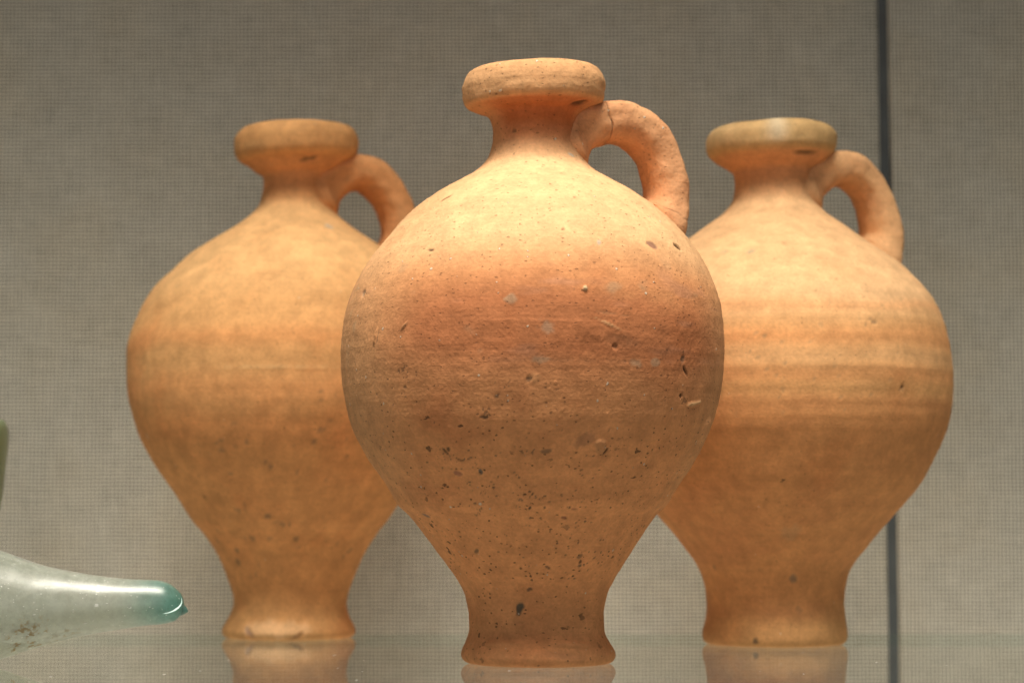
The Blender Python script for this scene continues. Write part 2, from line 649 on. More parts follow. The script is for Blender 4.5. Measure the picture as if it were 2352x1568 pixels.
    def make_handle(self, H, mat, palette):
        """H: centre line (column, row, thick, broad) in measured units"""
        H = np.array(H, float)
        ca, sa = math.cos(self.alpha), math.sin(self.alpha)
        pts = []
        for X, Y, th, br in H:
            rho = 0.04
            for _ in range(8):
                d = self.D + rho * sa
                z = float(zat(Y, d))
                xc = float(np.interp(z, self.az, self.ax))
                rho = ((X - 1176) / F * depth(z, d) - xc) / ca
            pts.append((rho * ca + xc - self.x0, rho * sa, z, th * self.D / F, br * self.D / F))
        n, m = 260, 110
        self.hz = 0.209 / max(p[2] + p[3] / 2 for p in pts)
        pts = np.array(pts)
        d = np.r_[0, np.cumsum(np.linalg.norm(np.diff(pts[:, :3], axis=0), axis=1))]
        Sx = spline(np.c_[d, pts], n)          # spacing by the distance column
        Q = Sx[:, 1:4]
        T = np.gradient(Q, axis=0)
        T /= np.linalg.norm(T, axis=1, keepdims=True)
        V = np.array([-sa, ca, 0.0])
        Nn = np.cross(V, T)
        Nn /= np.linalg.norm(Nn, axis=1, keepdims=True)
        a = np.linspace(0, 2 * math.pi, m, endpoint=False)
        ex = 0.66
        cx = np.sign(np.cos(a)) * np.abs(np.cos(a)) ** ex
        sy = np.sign(np.sin(a)) * np.abs(np.sin(a)) ** ex
        th, br = Sx[:, 4] / 2, Sx[:, 5] / 2
        P = Q[:, None] + Nn[:, None] * (cx[None] * th[:, None])[..., None] + V[None, None] * (sy[None] * br[:, None])[..., None]
        f = self.nz
        N = grid_normals(P)
        flip = np.sign(np.sum((P - Q[:, None]) * N))
        dsp = 0.0011 * f.fbm(P[..., 0] * 60, P[..., 1] * 60 + 9, P[..., 2] * 60, 3) + 0.00035 * f.fbm(P[..., 0] * 260, P[..., 1] * 260, P[..., 2] * 260, 3)
        # lengthwise finger ridges
        dsp += 0.0004 * np.sin(a * 3 + 1.0)[None] * smooth(0.0, 0.3, np.linspace(0, 1, n))[:, None]
        C, dens = palette(self, None, P[..., 2], None, P[..., 0], P[..., 1], None)
        C = C.copy()
        if self.seed == 11:                     # a crack across the top of the front jug's handle, and one at its root
            for t0, am in ((0.285, 1.0), (0.885, 0.5)):
                tt = np.linspace(0, 1, n)[:, None] + 0.012 * f(P[..., 0] * 300, P[..., 1] * 300, P[..., 2] * 300)
                k = smooth(0.0045, 0.001, np.abs(tt - t0)) * am
                dsp -= 0.0007 * k
                C += (DARK * 1.6 - C) * (0.75 * k)[..., None]
        # clay smeared out where the handle meets neck and shoulder
        cxz = np.interp(P[..., 2], self.az, self.ax) - self.x0
        rad = np.hypot(P[..., 0] - cxz, P[..., 1]) - np.interp(P[..., 2], self.oz, self.orr)
        gz = np.gradient(self.orr) / np.maximum(np.gradient(self.oz), 1e-5)
        slope = np.interp(P[..., 2], self.oz, np.clip(gz, -4, 4))
        away = rad / np.sqrt(1 + slope ** 2)
        dsp += 0.0048 * np.clip(1 - np.maximum(away, 0) / 0.0095, 0, 1) ** 3 * smooth(0.207, 0.188, P[..., 2] * self.hz) * smooth(0.97, 0.86, np.linspace(0, 1, n))[:, None]
        P = P + N * flip * dsp[..., None]
        N = grid_normals(P) * flip
        A = np.concatenate([C, dens[..., None]], -1)
        if flip < 0:
            P, N, A = P[:, ::-1], N[:, ::-1], A[:, ::-1]
        grid_mesh('handle', P, N, A, mat, self.base, caps=(True, True))


def rowz(J, y):
    return float(zat(y, J.D))


def pal_front(J, PH, Z, RR, hx, hy, KK):
    f = J.nz
    W = 0.012 * f.fbm(hx * 14, hy * 14, Z * 30, 4)
    z = Z + W * 0.55
    y = lambda v: rowz(J, v)
    if PH is None:      # handle
        C = mixc(np.broadcast_to(PINK, Z.shape + (3,)), BUFF, smooth(-0.2, 0.7, f.fbm(hx * 60, hy * 60, Z * 60, 3)) * 0.6)
        C = mixc(C, RED, smooth(0.1, 0.6, f.fbm(hx * 90 + 4, hy * 90, Z * 90, 3)) * 0.35)
        return C, np.full(Z.shape, 0.12)
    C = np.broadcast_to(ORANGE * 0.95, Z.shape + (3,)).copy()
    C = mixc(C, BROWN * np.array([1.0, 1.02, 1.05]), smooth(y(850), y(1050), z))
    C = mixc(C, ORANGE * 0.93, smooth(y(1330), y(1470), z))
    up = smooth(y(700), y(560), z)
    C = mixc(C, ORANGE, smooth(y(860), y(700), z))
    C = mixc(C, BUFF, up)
    C = mixc(C, PINK, smooth(y(400), y(330), z))
    C = mixc(C, np.array([0.50, 0.165, 0.062]), smooth(1.0, 1.6, KK) * smooth(2.4, 1.9, KK))  # shade and red bounce under the lip, put into the neck colour
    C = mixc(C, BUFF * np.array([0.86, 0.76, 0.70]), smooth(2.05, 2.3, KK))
    # fired reddish belt round the belly
    belt = np.exp(-((z - y(790)) / 0.017) ** 2) * smooth(-0.5, 0.25, f.fbm(hx * 28 + 2, hy * 28, Z * 46, 4) + 0.25)
    belt *= smooth(-1.15, -0.35, PH) * (0.55 + 0.45 * smooth(1.25, 0.7, PH))
    C = mixc(C, RED, np.clip(belt * 1.25, 0, 1))
    b2 = smooth(0.1, 0.6, f.fbm(hx * 34 + 8, hy * 34, Z * 46, 4)) * smooth(y(1250), y(1050), z) * smooth(y(640), y(760), z)
    C = mixc(C, RED * np.array([1.0, 0.95, 0.9]), b2 * 0.55)
    pale = smooth(-0.55, -1.2, PH) + 0.75 * smooth(0.9, 1.35, PH)
    C = mixc(C, BUFF * np.array([0.88, 0.80, 0.76]), np.clip(pale, 0, 1) * 0.6 * smooth(y(1250), y(1000), z))
    gr = smooth(0.36, 0.6, f.fbm(hx * 90 + 1, hy * 90, Z * 130, 3)) * smooth(y(900), y(800), z) * smooth(y(600), y(700), z)
    C = mixc(C, GREY, gr * 0.4)
    purple = smooth(0.25, 0.6, f.fbm(hx * 45 + 11, hy * 45, Z * 160, 3)) * smooth(y(950), y(800), z) * smooth(y(620), y(700), z)
    C = mixc(C, np.array([0.50, 0.25, 0.15]), purple * 0.45)
    mott = f.fbm(hx * 110, hy * 110, Z * 160, 3)
    C = C * (1 + 0.11 * mott)[..., None]
    dens = smooth(y(760), y(1100), Z) * (0.45 + 0.9 * smooth(-0.1, 0.5, f.fbm(hx * 40, hy * 40, Z * 40, 3)))
    dens = np.clip(dens + 0.08 + 0.25 * smooth(1.1, 1.6, KK), 0, 1)
    return C, dens


def pal_left(J, PH, Z, RR, hx, hy, KK):
    f = J.nz
    y = lambda v: rowz(J, v)
    O2 = OCHRE
    z = Z + 0.008 * f.fbm(hx * 14, hy * 14, Z * 24, 4)
    if PH is None:
        C = mixc(np.broadcast_to(ORANGE * np.array([1, 1.03, 1.0]), Z.shape + (3,)), BUFF * 0.95, smooth(-0.3, 0.7, f.fbm(hx * 40, hy * 40, Z * 40, 3)) * 0.5)
        return C, np.full(Z.shape, 0.1)
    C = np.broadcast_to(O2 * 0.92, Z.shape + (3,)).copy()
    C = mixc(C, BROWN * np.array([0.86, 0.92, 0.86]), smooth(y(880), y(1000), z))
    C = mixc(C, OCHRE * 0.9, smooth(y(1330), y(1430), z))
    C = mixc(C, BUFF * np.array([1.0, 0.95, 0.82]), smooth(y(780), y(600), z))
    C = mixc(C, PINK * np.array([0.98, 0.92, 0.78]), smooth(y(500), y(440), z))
    C = mixc(C, OCHRE * np.array([0.95, 0.93, 0.92]), smooth(2.0, 2.2, KK))
    b2 = smooth(0.0, 0.55, f.fbm(hx * 36, hy * 36, Z * 46, 4)) * smooth(y(640), y(780), z)
    C = mixc(C, BROWN * np.array([0.92, 0.88, 0.8]), b2 * 0.55)
    band = np.exp(-((z - y(800)) / 0.004) ** 2) + np.exp(-((z - y(905)) / 0.005) ** 2) + 0.8 * np.exp(-((z - y(985)) / 0.008) ** 2)
    C = mixc(C, BROWN * np.array([0.95, 0.92, 0.85]), np.clip(band, 0, 1) * 0.45)
    C = C * (1 + 0.15 * f.fbm(hx * 150, hy * 150, Z * 150, 3) + 0.07 * f.fbm(hx * 60, hy * 60, Z * 60, 2))[..., None]
    dens = np.clip(smooth(y(850), y(1150), Z) * (0.2 + 0.9 * smooth(0.0, 0.5, f.fbm(hx * 30, hy * 30, Z * 30, 3))), 0, 1)
    return C, dens


def pal_right(J, PH, Z, RR, hx, hy, KK):
    f = J.nz
    y = lambda v: rowz(J, v)
    PB = BUFF * np.array([1.0, 0.99, 0.98])
    z = Z + 0.005 * f.fbm(hx * 14, hy * 14, Z * 40, 4)
    if PH is None:
        C = mixc(np.broadcast_to(BUFF * np.array([0.98, 0.9, 0.85]), Z.shape + (3,)), PINK * 0.85, smooth(0.0, 0.6, f.fbm(hx * 50, hy * 50, Z * 50, 3)) * 0.6)
        return C, np.full(Z.shape, 0.1)
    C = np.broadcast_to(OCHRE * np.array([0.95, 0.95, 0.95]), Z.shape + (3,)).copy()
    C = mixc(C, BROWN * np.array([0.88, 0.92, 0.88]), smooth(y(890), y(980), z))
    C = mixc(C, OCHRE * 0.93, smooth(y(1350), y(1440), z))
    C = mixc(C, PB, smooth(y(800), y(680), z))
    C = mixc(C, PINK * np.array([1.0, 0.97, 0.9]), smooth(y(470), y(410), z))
    C = mixc(C, np.array([0.62, 0.40, 0.18]), smooth(2.0, 2.2, KK))
    if KK is not None:
        blot = np.exp(-((PH + 0.02) / 0.16) ** 2) * smooth(2.1, 2.5, KK)
        C = mixc(C, np.array([0.76, 0.61, 0.40]), np.clip(blot, 0, 1) * 0.9)
        C = mixc(C, np.array([0.68, 0.455, 0.22]), smooth(-0.1, -0.9, PH) * smooth(2.1, 2.5, KK) * 0.8)
    for row, wd, am in ((722, 0.0022, 0.35), (792, 0.0045, 0.55), (868, 0.0040, 0.5), (935, 0.004, 0.4)):
        C = mixc(C, BROWN, np.exp(-((z - y(row)) / wd) ** 2) * am)
    C = mixc(C, BUFF * np.array([0.95, 0.9, 0.85]), np.exp(-((z - y(830)) / 0.004) ** 2) * 0.5)
    b2 = smooth(0.0, 0.55, f.fbm(hx * 26, hy * 26, Z * 80, 4)) * smooth(y(860), y(960), z)
    C = mixc(C, RED, b2 * 0.35)
    C = C * (1 + 0.12 * f.fbm(hx * 150, hy * 150, Z * 180, 3) + 0.05 * f.fbm(hx * 60, hy * 60, Z * 60, 2))[..., None]
    dens = np.clip(smooth(y(760), y(1100), Z) * (0.15 + 0.6 * smooth(0.1, 0.5, f.fbm(hx * 30, hy * 30, Z * 30, 3))), 0, 1)
    return C, dens


GROUP = 'earthenware jugs on the glass shelf'
# (half width, row, section): section 0 foot/body, 1 neck begins, 2 lip begins, 3 top of the lip, 4+ inside the mouth
front_prof = [(6, 1516, 0), (120, 1518, 0), (155, 1521.5, 0), (168, 1517, 0), (174.5, 1504, 0), (172.5, 1490, 0), (164, 1474, 0), (156.5, 1455, 0), (156, 1416, 0),
              (161, 1385, 0), (171, 1353, 0), (190, 1320, 0), (216, 1281, 0), (249, 1232, 0), (282, 1187, 0), (312, 1157, 0), (337, 1114, 0),
              (367, 1069, 0), (393, 1022, 0), (412.5, 978, 0), (427, 925, 0), (437, 868, 0), (441.5, 808, 0), (440, 759, 0), (430, 700, 0),
              (414, 655, 0), (388, 605, 0), (352, 556, 0), (312, 512, 0), (270, 474, 0), (218, 439, 0), (168, 411, 0), (137, 392, 0.5),
              (113, 367, 1), (102, 343, 1.1), (97, 314, 1.3), (98, 290, 1.5), (103, 272, 1.7), (111, 262, 1.85), (126, 254.5, 2.0), (142, 248.5, 2.05), (154.5, 242, 2.2), (160.5, 233, 2.3), (163, 218, 2.4),
              (163, 196, 2.6), (157, 178, 2.8), (148, 166, 2.9), (132, 160, 3.0), (112, 164, 3.2), (92, 180, 3.5), (78, 215, 4), (74, 290, 4.5),
              (80, 350, 5), (120, 420, 5), (200, 500, 5)]
front_axis = [(1530, 1239), (1440, 1236), (1320, 1229), (1157, 1222.5), (1026, 1223), (808, 1223.5), (655, 1226), (545, 1232), (440, 1230), (340, 1228), (260, 1227), (160, 1226)]
FT = [
    (1557, 567, 15, 5, -22, -1.8, DARK * 0.35, 1.0, 0.3),
    (1497, 563, 15, 10, -20, -0.25, (0.33, 0.17, 0.11), 0.95, 0.35),
    (1025, 452, 13, 4, 32, -0.5, (0.22, 0.12, 0.06), 0.9, 0.5),
    (988, 571, 11, 2.6, -3, -0.8, DARK, 1.0, 0.3),
    (1294, 524, 5, 5, 0, -0.4, (0.30, 0.17, 0.10), 0.7, 0.6),
    (1345, 662, 6, 6, 0, 0.8, (0.80, 0.62, 0.36), 0.9, 0.3),
    (1172, 685, 14, 11, 10, 0.1, (0.44, 0.36, 0.24), 0.5, 0.5),
    (1376, 556, 5, 6, 0, 0.1, (0.50, 0.46, 0.38), 0.7, 0.5),
    (861, 774, 20, 3.2, 76, 0.55, None, 0, 0.2),
    (866, 776, 20, 2.5, 76, -0.4, (0.33, 0.20, 0.11), 0.6, 0.3),
    (928, 748, 15, 3, 42, 0.5, (0.62, 0.40, 0.20), 0.3, 0.2),
    (831, 674, 9, 11, 0, -0.8, (0.42, 0.28, 0.17), 0.8, 0.4),
    (1413, 796, 8, 5, -20, -1.1, DARK * 0.8, 0.9, 0.3),
    (1372, 758, 46, 16, -20, 0.15, None, 0, 0.9),
    (1395, 742, 40, 3, -22, 0.2, (0.76, 0.48, 0.24), 0.5, 0.8),
    (1405, 720, 46, 2.4, -6, -0.25, (0.36, 0.18, 0.09), 0.6, 0.7),
    (1430, 785, 48, 17, -8, -0.25, (0.38, 0.16, 0.075), 0.75, 0.6),
    (1380, 792, 110, 24, -2, -0.1, RED * 0.85, 0.55, 0.7),
    (1568, 824, 7, 8, 0, -0.7, (0.26, 0.15, 0.09), 0.8, 0.4),
    (1573, 852, 13, 3, -45, -1.2, DARK * 0.6, 0.95, 0.5),
    (1563, 908, 5, 5, 0, -1.4, DARK * 0.5, 1.0, 0.3),
    (1592, 926, 34, 4, 9, 0.6, (0.78, 0.52, 0.27), 0.6, 0.8),
    (1600, 930, 40, 14, 4, -0.25, None, 0, 0.6),
    (1248, 825, 26, 8, 4, 0.0, (0.42, 0.33, 0.22), 0.45, 0.6),
    (1258, 752, 22, 12, -30, 0.0, (0.46, 0.38, 0.27), 0.4, 0.7),
    (1460, 834, 16, 10, 0, 0.0, (0.42, 0.33, 0.22), 0.45, 0.6),
    (1505, 832, 14, 9, 0, 0.0, (0.42, 0.33, 0.22), 0.5, 0.7),
    (1215, 870, 8, 5.5, 10, -0.5, DARK * 1.3, 0.75, 0.5),
    (1228, 867, 16, 11, 0, 0.1, (0.60, 0.33, 0.15), 0.3, 0.3),
    (1141, 911, 7, 4, 10, -0.2, DARK, 0.7, 0.5),
    (1112, 957, 9, 3.5, 0, -0.4, DARK, 0.9, 0.6),
    (1378, 1024, 15, 17, 0, 0.7, (0.52, 0.26, 0.12), 0.6, 0.3),
    (1390, 1036, 10, 3.5, 55, -0.8, DARK, 0.9, 0.4),
    (1345, 1010, 26, 14, 25, 0.1, (0.42, 0.20, 0.10), 0.6, 0.7),
    (1060, 1055, 11, 2.5, -10, -0.4, DARK * 0.8, 0.9, 0.8),
    (1025, 1036, 14, 3, -48, -0.3, DARK * 0.8, 0.85, 0.8),
    (1031, 1030, 5, 5, -48, -0.3, DARK * 0.8, 0.85, 0.8),
    (1104, 1082, 5, 6, 0, -0.2, (0.17, 0.15, 0.12), 0.9, 0.4),
    (1052, 1086, 11, 6, -20, -0.1, (0.40, 0.17, 0.10), 0.8, 0.5),
    (1255, 1036, 10, 5, 0, -0.2, (0.2, 0.13, 0.08), 0.7, 0.9),
    (980, 1182, 13, 4.5, -16, -0.2, (0.24, 0.17, 0.14), 0.85, 0.4),
    (1193, 1398, 10, 16, -28, -0.5, (0.115, 0.10, 0.075), 0.95, 0.45),
    (1093, 1266, 9, 4.5, 20, -0.2, (0.17, 0.12, 0.07), 0.8, 0.7),
    (1331, 1278, 7, 6, 20, -0.2, (0.17, 0.12, 0.07), 0.7, 0.7),
    (1332, 1299, 5, 4, 0, -0.2, (0.17, 0.13, 0.09), 0.7, 0.6),
    (1258, 1303, 9, 3, -30, -0.3, (0.17, 0.10, 0.06), 0.8, 0.7),
    (1216, 1355, 7, 4, 20, -0.3, (0.14, 0.10, 0.07), 0.8, 0.7),
    (1295, 1188, 8, 4, -10, -0.2, (0.30, 0.12, 0.07), 0.8, 0.6),
    (1318, 1167, 9, 4, 0, -0.2, (0.34, 0.14, 0.08), 0.7, 0.6),
    (1180, 1496, 70, 9, 5, -0.7, None, 0, 0.3), (1320, 1480, 60, 7, -4, 0.8, None, 0, 0.3), (1150, 1478, 50, 6, 3, 0.6, None, 0, 0.3), (1290, 1505, 60, 8, -6, -0.5, (0.5, 0.24, 0.12), 0.4, 0.4),
    (1070, 1475, 26, 1.6, 86, -0.6, (0.26, 0.13, 0.07), 0.7, 0.4),
    (1075, 1510, 12, 1.8, -50, -0.8, DARK, 0.8, 0.4),
    (1300, 1150, 200, 3, 8, 0.12, None, 0, 0.8),
    (1400, 1178, 130, 4, 20, 0.15, None, 0, 0.6),
    (1250, 1246, 150, 4, 4, -0.12, None, 0, 0.8),
    (1200, 735, 240, 2.6, -1, 0.08, None, 0, 0.9),
    (1300, 828, 260, 2.4, 0, -0.12, (0.42, 0.2, 0.1), 0.35, 0.9),
    (1120, 1040, 260, 3, 2, 0.08, None, 0, 0.9),
    (1330, 242, 26, 5, 6, -1.6, DARK * 0.6, 0.8, 0.2),
    (1622, 985, 34, 26, 0, 0.8, None, 0, 0.2),
    (1313, 355, 10, 5, -20, 0.1, (0.50, 0.46, 0.38), 0.7, 0.5),
    (1180, 300, 6, 5, 0, -0.4, DARK, 0.6, 0.6),
]
# smaller pits spread where the lower belly is most weathered
_rs = random.Random(4)
for _x, _y, _sx, _sy, _n in ((1035, 1040, 26, 16, 16), (1060, 1058, 14, 5, 8), (1160, 890, 15, 8, 9), (1114, 950, 8, 8, 6), (930, 880, 6, 26, 12), (1110, 1130, 22, 12, 12),
                             (1205, 1136, 22, 12, 16), (1100, 1165, 9, 12, 8), (1205, 1028, 12, 8, 7), (1180, 1092, 10, 6, 6), (931, 850, 6, 6, 5), (1340, 1300, 40, 50, 14), (1260, 1240, 60, 50, 16)):
    for _k in range(_n):
        FT.append((_rs.gauss(_x, _sx), _rs.gauss(_y, _sy), _rs.uniform(1.3, 4.2), _rs.uniform(1.0, 2.2), _rs.uniform(-60, 60), -0.3, DARK * _rs.uniform(0.8, 1.8), _rs.uniform(0.6, 1.0), 0.8))
for _k in range(90):
    FT.append((_rs.uniform(930, 1500), _rs.uniform(1000, 1340) + _rs.uniform(-60, 60), _rs.uniform(1.2, 3.4), _rs.uniform(1.0, 2.0), _rs.uniform(-50, 50),
               -0.35, DARK * _rs.uniform(0.9, 1.9), _rs.uniform(0.4, 0.9), 0.8))
for _k in range(70):
    FT.append((_rs.uniform(820, 1640), _rs.uniform(430, 1000), _rs.uniform(1.5, 5), _rs.uniform(1.3, 2.6), _rs.uniform(-25, 25),
               _rs.choice([-0.25, -0.15, 0.25, 0.18]), None, 0, 0.5))

clay_front = clay_material('weathered_terracotta', 1.0, 1.0, 0.9, 1)
clay_left = clay_material('ochre_terracotta', 0.8, 0.5, 0.6, 2)
clay_right = clay_material('buff_terracotta', 0.7, 0.5, 0.6, 3)

front_handle = [(1262, 312, 140, 112), (1292, 307, 136, 114), (1325, 294, 124, 118), (1370, 282, 103, 128), (1415, 279, 95, 132), (1450, 290, 92, 132), (1484, 316, 90, 132),
                (1509, 355, 86, 128), (1524, 400, 88, 130), (1530, 440, 90, 134), (1528, 478, 94, 146), (1516, 510, 106, 166), (1484, 542, 112, 176)]
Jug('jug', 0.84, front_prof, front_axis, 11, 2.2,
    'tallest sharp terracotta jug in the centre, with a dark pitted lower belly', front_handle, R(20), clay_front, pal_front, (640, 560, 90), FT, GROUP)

left_prof = [(5, 1460, 0), (100, 1461, 0), (133, 1463, 0), (147, 1458, 0), (151.5, 1448, 0), (148, 1435, 0), (139, 1418, 0), (132, 1394, 0), (132, 1370, 0),
             (139, 1340, 0), (150, 1310, 0), (166, 1272, 0), (195, 1226, 0), (221, 1194, 0), (264, 1133, 0), (308, 1072, 0), (339, 1016, 0), (360, 960, 0),
             (371, 914, 0), (375, 855, 0), (371, 790, 0), (347, 727, 0), (331, 694, 0), (309, 661, 0), (276, 629, 0), (237, 590, 0), (190, 557, 0),
             (142, 525, 0), (111, 502, 0.5), (86, 476, 1), (78.5, 450, 1.1), (76, 425, 1.3), (80, 403, 1.8), (92, 396, 2.0), (112, 378, 2.05), (131, 367.5, 2.15), (139.5, 357, 2.25), (142.8, 343, 2.4),
             (143, 325, 2.6), (137, 307, 2.8), (125, 297, 2.9), (110, 293, 3.0), (92, 298, 3.2), (76, 310, 3.5), (66, 340, 4), (62, 400, 4.5),
             (70, 470, 5), (110, 530, 5), (170, 600, 5)]
left_axis = [(1463, 664.5), (1390, 665.5), (1310, 667), (1200, 668), (1050, 669), (850, 669), (700, 671), (560, 675), (450, 680), (350, 681), (290, 681)]
left_handle = [(706, 424, 124, 104), (734, 418, 118, 106), (764, 408, 102, 110), (802, 396, 88, 120), (840, 400, 82, 124), (872, 423, 81, 124), (898, 458, 78, 122),
               (914, 500, 80, 124), (920, 545, 82, 126), (916, 585, 82, 134), (900, 616, 84, 150), (874, 642, 80, 155)]
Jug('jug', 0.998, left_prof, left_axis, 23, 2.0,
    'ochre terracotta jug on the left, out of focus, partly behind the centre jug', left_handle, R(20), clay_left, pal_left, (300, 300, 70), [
        (757, 518, 12, 8, 0, 0.0, (0.55, 0.47, 0.38), 0.6, 0.4),
        (710, 366, 20, 4, 10, -1.0, DARK, 0.8, 0.2),
        (640, 840, 150, 3, 0, 0.3, (0.75, 0.5, 0.24), 0.4, 0.5),
        (545, 1262, 7, 7, 0, -0.3, (0.2, 0.14, 0.08), 0.7, 0.6), (548, 1290, 8, 7, 0, -0.3, (0.2, 0.14, 0.08), 0.7, 0.6),
        (580, 1235, 8, 6, 0, -0.3, (0.2, 0.14, 0.08), 0.6, 0.6), (680, 1236, 7, 6, 0, -0.3, (0.2, 0.14, 0.08), 0.6, 0.6),
        (800, 1265, 12, 6, 20, -0.3, (0.2, 0.14, 0.08), 0.5, 0.6), (545, 1170, 8, 6, 0, -0.3, (0.2, 0.14, 0.08), 0.5, 0.6),
        (340, 1000, 8, 5, -30, 0.4, (0.7, 0.5, 0.3), 0.5, 0.3),
        (630, 1445, 85, 22, 0, 0.5, (0.80, 0.50, 0.26), 0.8, 0.5),
        (572, 1452, 16, 7, -35, -0.8, (0.42, 0.27, 0.20), 0.8, 0.9), (596, 1464, 16, 4, -18, -1.0, (0.36, 0.20, 0.13), 0.9, 0.8),
        (622, 1470, 16, 4, -8, -1.0, (0.36, 0.20, 0.13), 0.9, 0.8), (650, 1470, 20, 5, 5, -1.2, (0.36, 0.19, 0.09), 0.9, 0.8), (682, 1460, 18, 5, 28, -1.0, (0.38, 0.20, 0.09), 0.9, 0.8),
    ] + [(_rs.uniform(450, 800), _rs.uniform(900, 1330), _rs.uniform(3, 8), _rs.uniform(3, 6), 0, -0.2, (0.26, 0.16, 0.09), _rs.uniform(0.3, 0.7), 0.7) for _k in range(40)], GROUP)

right_prof = [(5, 1474, 0), (110, 1476, 0), (145, 1477.5, 0), (159, 1474, 0), (165, 1464, 0), (164, 1448, 0), (160, 1434, 0), (153.5, 1405, 0), (153, 1378, 0),
              (157, 1352, 0), (168, 1315, 0), (181, 1290, 0), (209, 1253, 0), (230, 1226, 0), (270, 1180, 0), (325, 1111, 0), (361, 1043, 0), (387, 983, 0),
              (399, 919, 0), (402, 870, 0), (397, 815, 0), (384, 752, 0), (362, 700, 0), (344, 674, 0), (318, 645, 0), (282, 610, 0), (232, 575, 0), (190, 545, 0),
              (150, 516, 0), (114, 489, 0.5), (94, 463, 1), (88, 440, 1.1), (86, 416, 1.3), (90, 394, 1.8), (106, 381, 2.0), (129, 366, 2.05), (143.5, 351, 2.2), (148, 336, 2.4),
              (148, 318, 2.6), (138, 302, 2.8), (126, 295, 2.9), (110, 292, 3.0), (92, 297, 3.2), (76, 310, 3.5), (66, 340, 4), (66, 400, 4.5),
              (76, 470, 5), (120, 530, 5), (180, 600, 5)]
right_axis = [(1480, 1779), (1400, 1782), (1300, 1781), (1180, 1783), (1050, 1782), (870, 1781), (700, 1781), (540, 1779), (440, 1777), (350, 1772), (290, 1771)]
right_handle = [(1806, 424, 124, 104), (1834, 416, 116, 106), (1864, 404, 98, 108), (1898, 390, 84, 116), (1934, 388, 79, 118), (1964, 402, 76, 116), (1990, 432, 72, 114),
                (2008, 468, 76, 118), (2018, 508, 80, 122), (2022, 548, 82, 130), (2008, 586, 90, 150), (1978, 612, 84, 160)]
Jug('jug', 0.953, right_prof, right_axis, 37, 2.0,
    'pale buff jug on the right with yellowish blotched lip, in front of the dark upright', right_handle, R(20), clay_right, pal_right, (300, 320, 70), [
        (2005, 738, 15, 4, -22, -0.8, (0.30, 0.19, 0.1), 0.9, 0.2),
        (2073, 887, 5, 5, 0, -1.2, DARK * 0.5, 1.0, 0.2),
        (1725, 578, 10, 5, 10, -0.2, (0.40, 0.36, 0.24), 0.7, 0.4),
        (1850, 352, 40, 4, 0, -1.0, DARK, 0.8, 0.2),
        (1665, 580, 8, 4, 0, 0.0, (0.45, 0.38, 0.24), 0.6, 0.4),
        (1836, 1400, 9, 10, 0, -0.5, (0.36, 0.2, 0.1), 0.5, 0.4),
        (1735, 1472, 8, 7, 0, -0.6, (0.18, 0.12, 0.07), 0.9, 0.4),
        (1822, 1327, 13, 8, -20, -0.3, (0.25, 0.18, 0.12), 0.7, 0.5),
        (1815, 1222, 22, 18, 0, 0.0, (0.40, 0.27, 0.15), 0.3, 0.8),
        (1642, 1302, 6, 6, 0, -0.3, (0.2, 0.13, 0.08), 0.6, 0.4),
        (1800, 560, 5, 5, 0, -0.2, (0.5, 0.3, 0.15), 0.5, 0.4),
        (1880, 722, 420, 6, 0.4, 0.12, None, 0, 0.05), (1960, 764, 300, 5, -0.6, 0.08, None, 0, 0.05), (1880, 812, 440, 9, 0.3, -0.16, None, 0, 0.05),
        (1880, 838, 440, 6, 0.3, 0.16, None, 0, 0.05), (1900, 884, 330, 8, -0.5, 0.12, None, 0, 0.05), (1860, 918, 420, 7, 0.3, 0.10, None, 0, 0.05),
    ] + [(_rs.uniform(1690, 2120), _rs.uniform(640, 950), _rs.uniform(2.5, 7), _rs.uniform(2, 4), _rs.uniform(-20, 20), -0.25, (0.42, 0.27, 0.14), _rs.uniform(0.3, 0.7), 0.7) for _k in range(60)], GROUP)


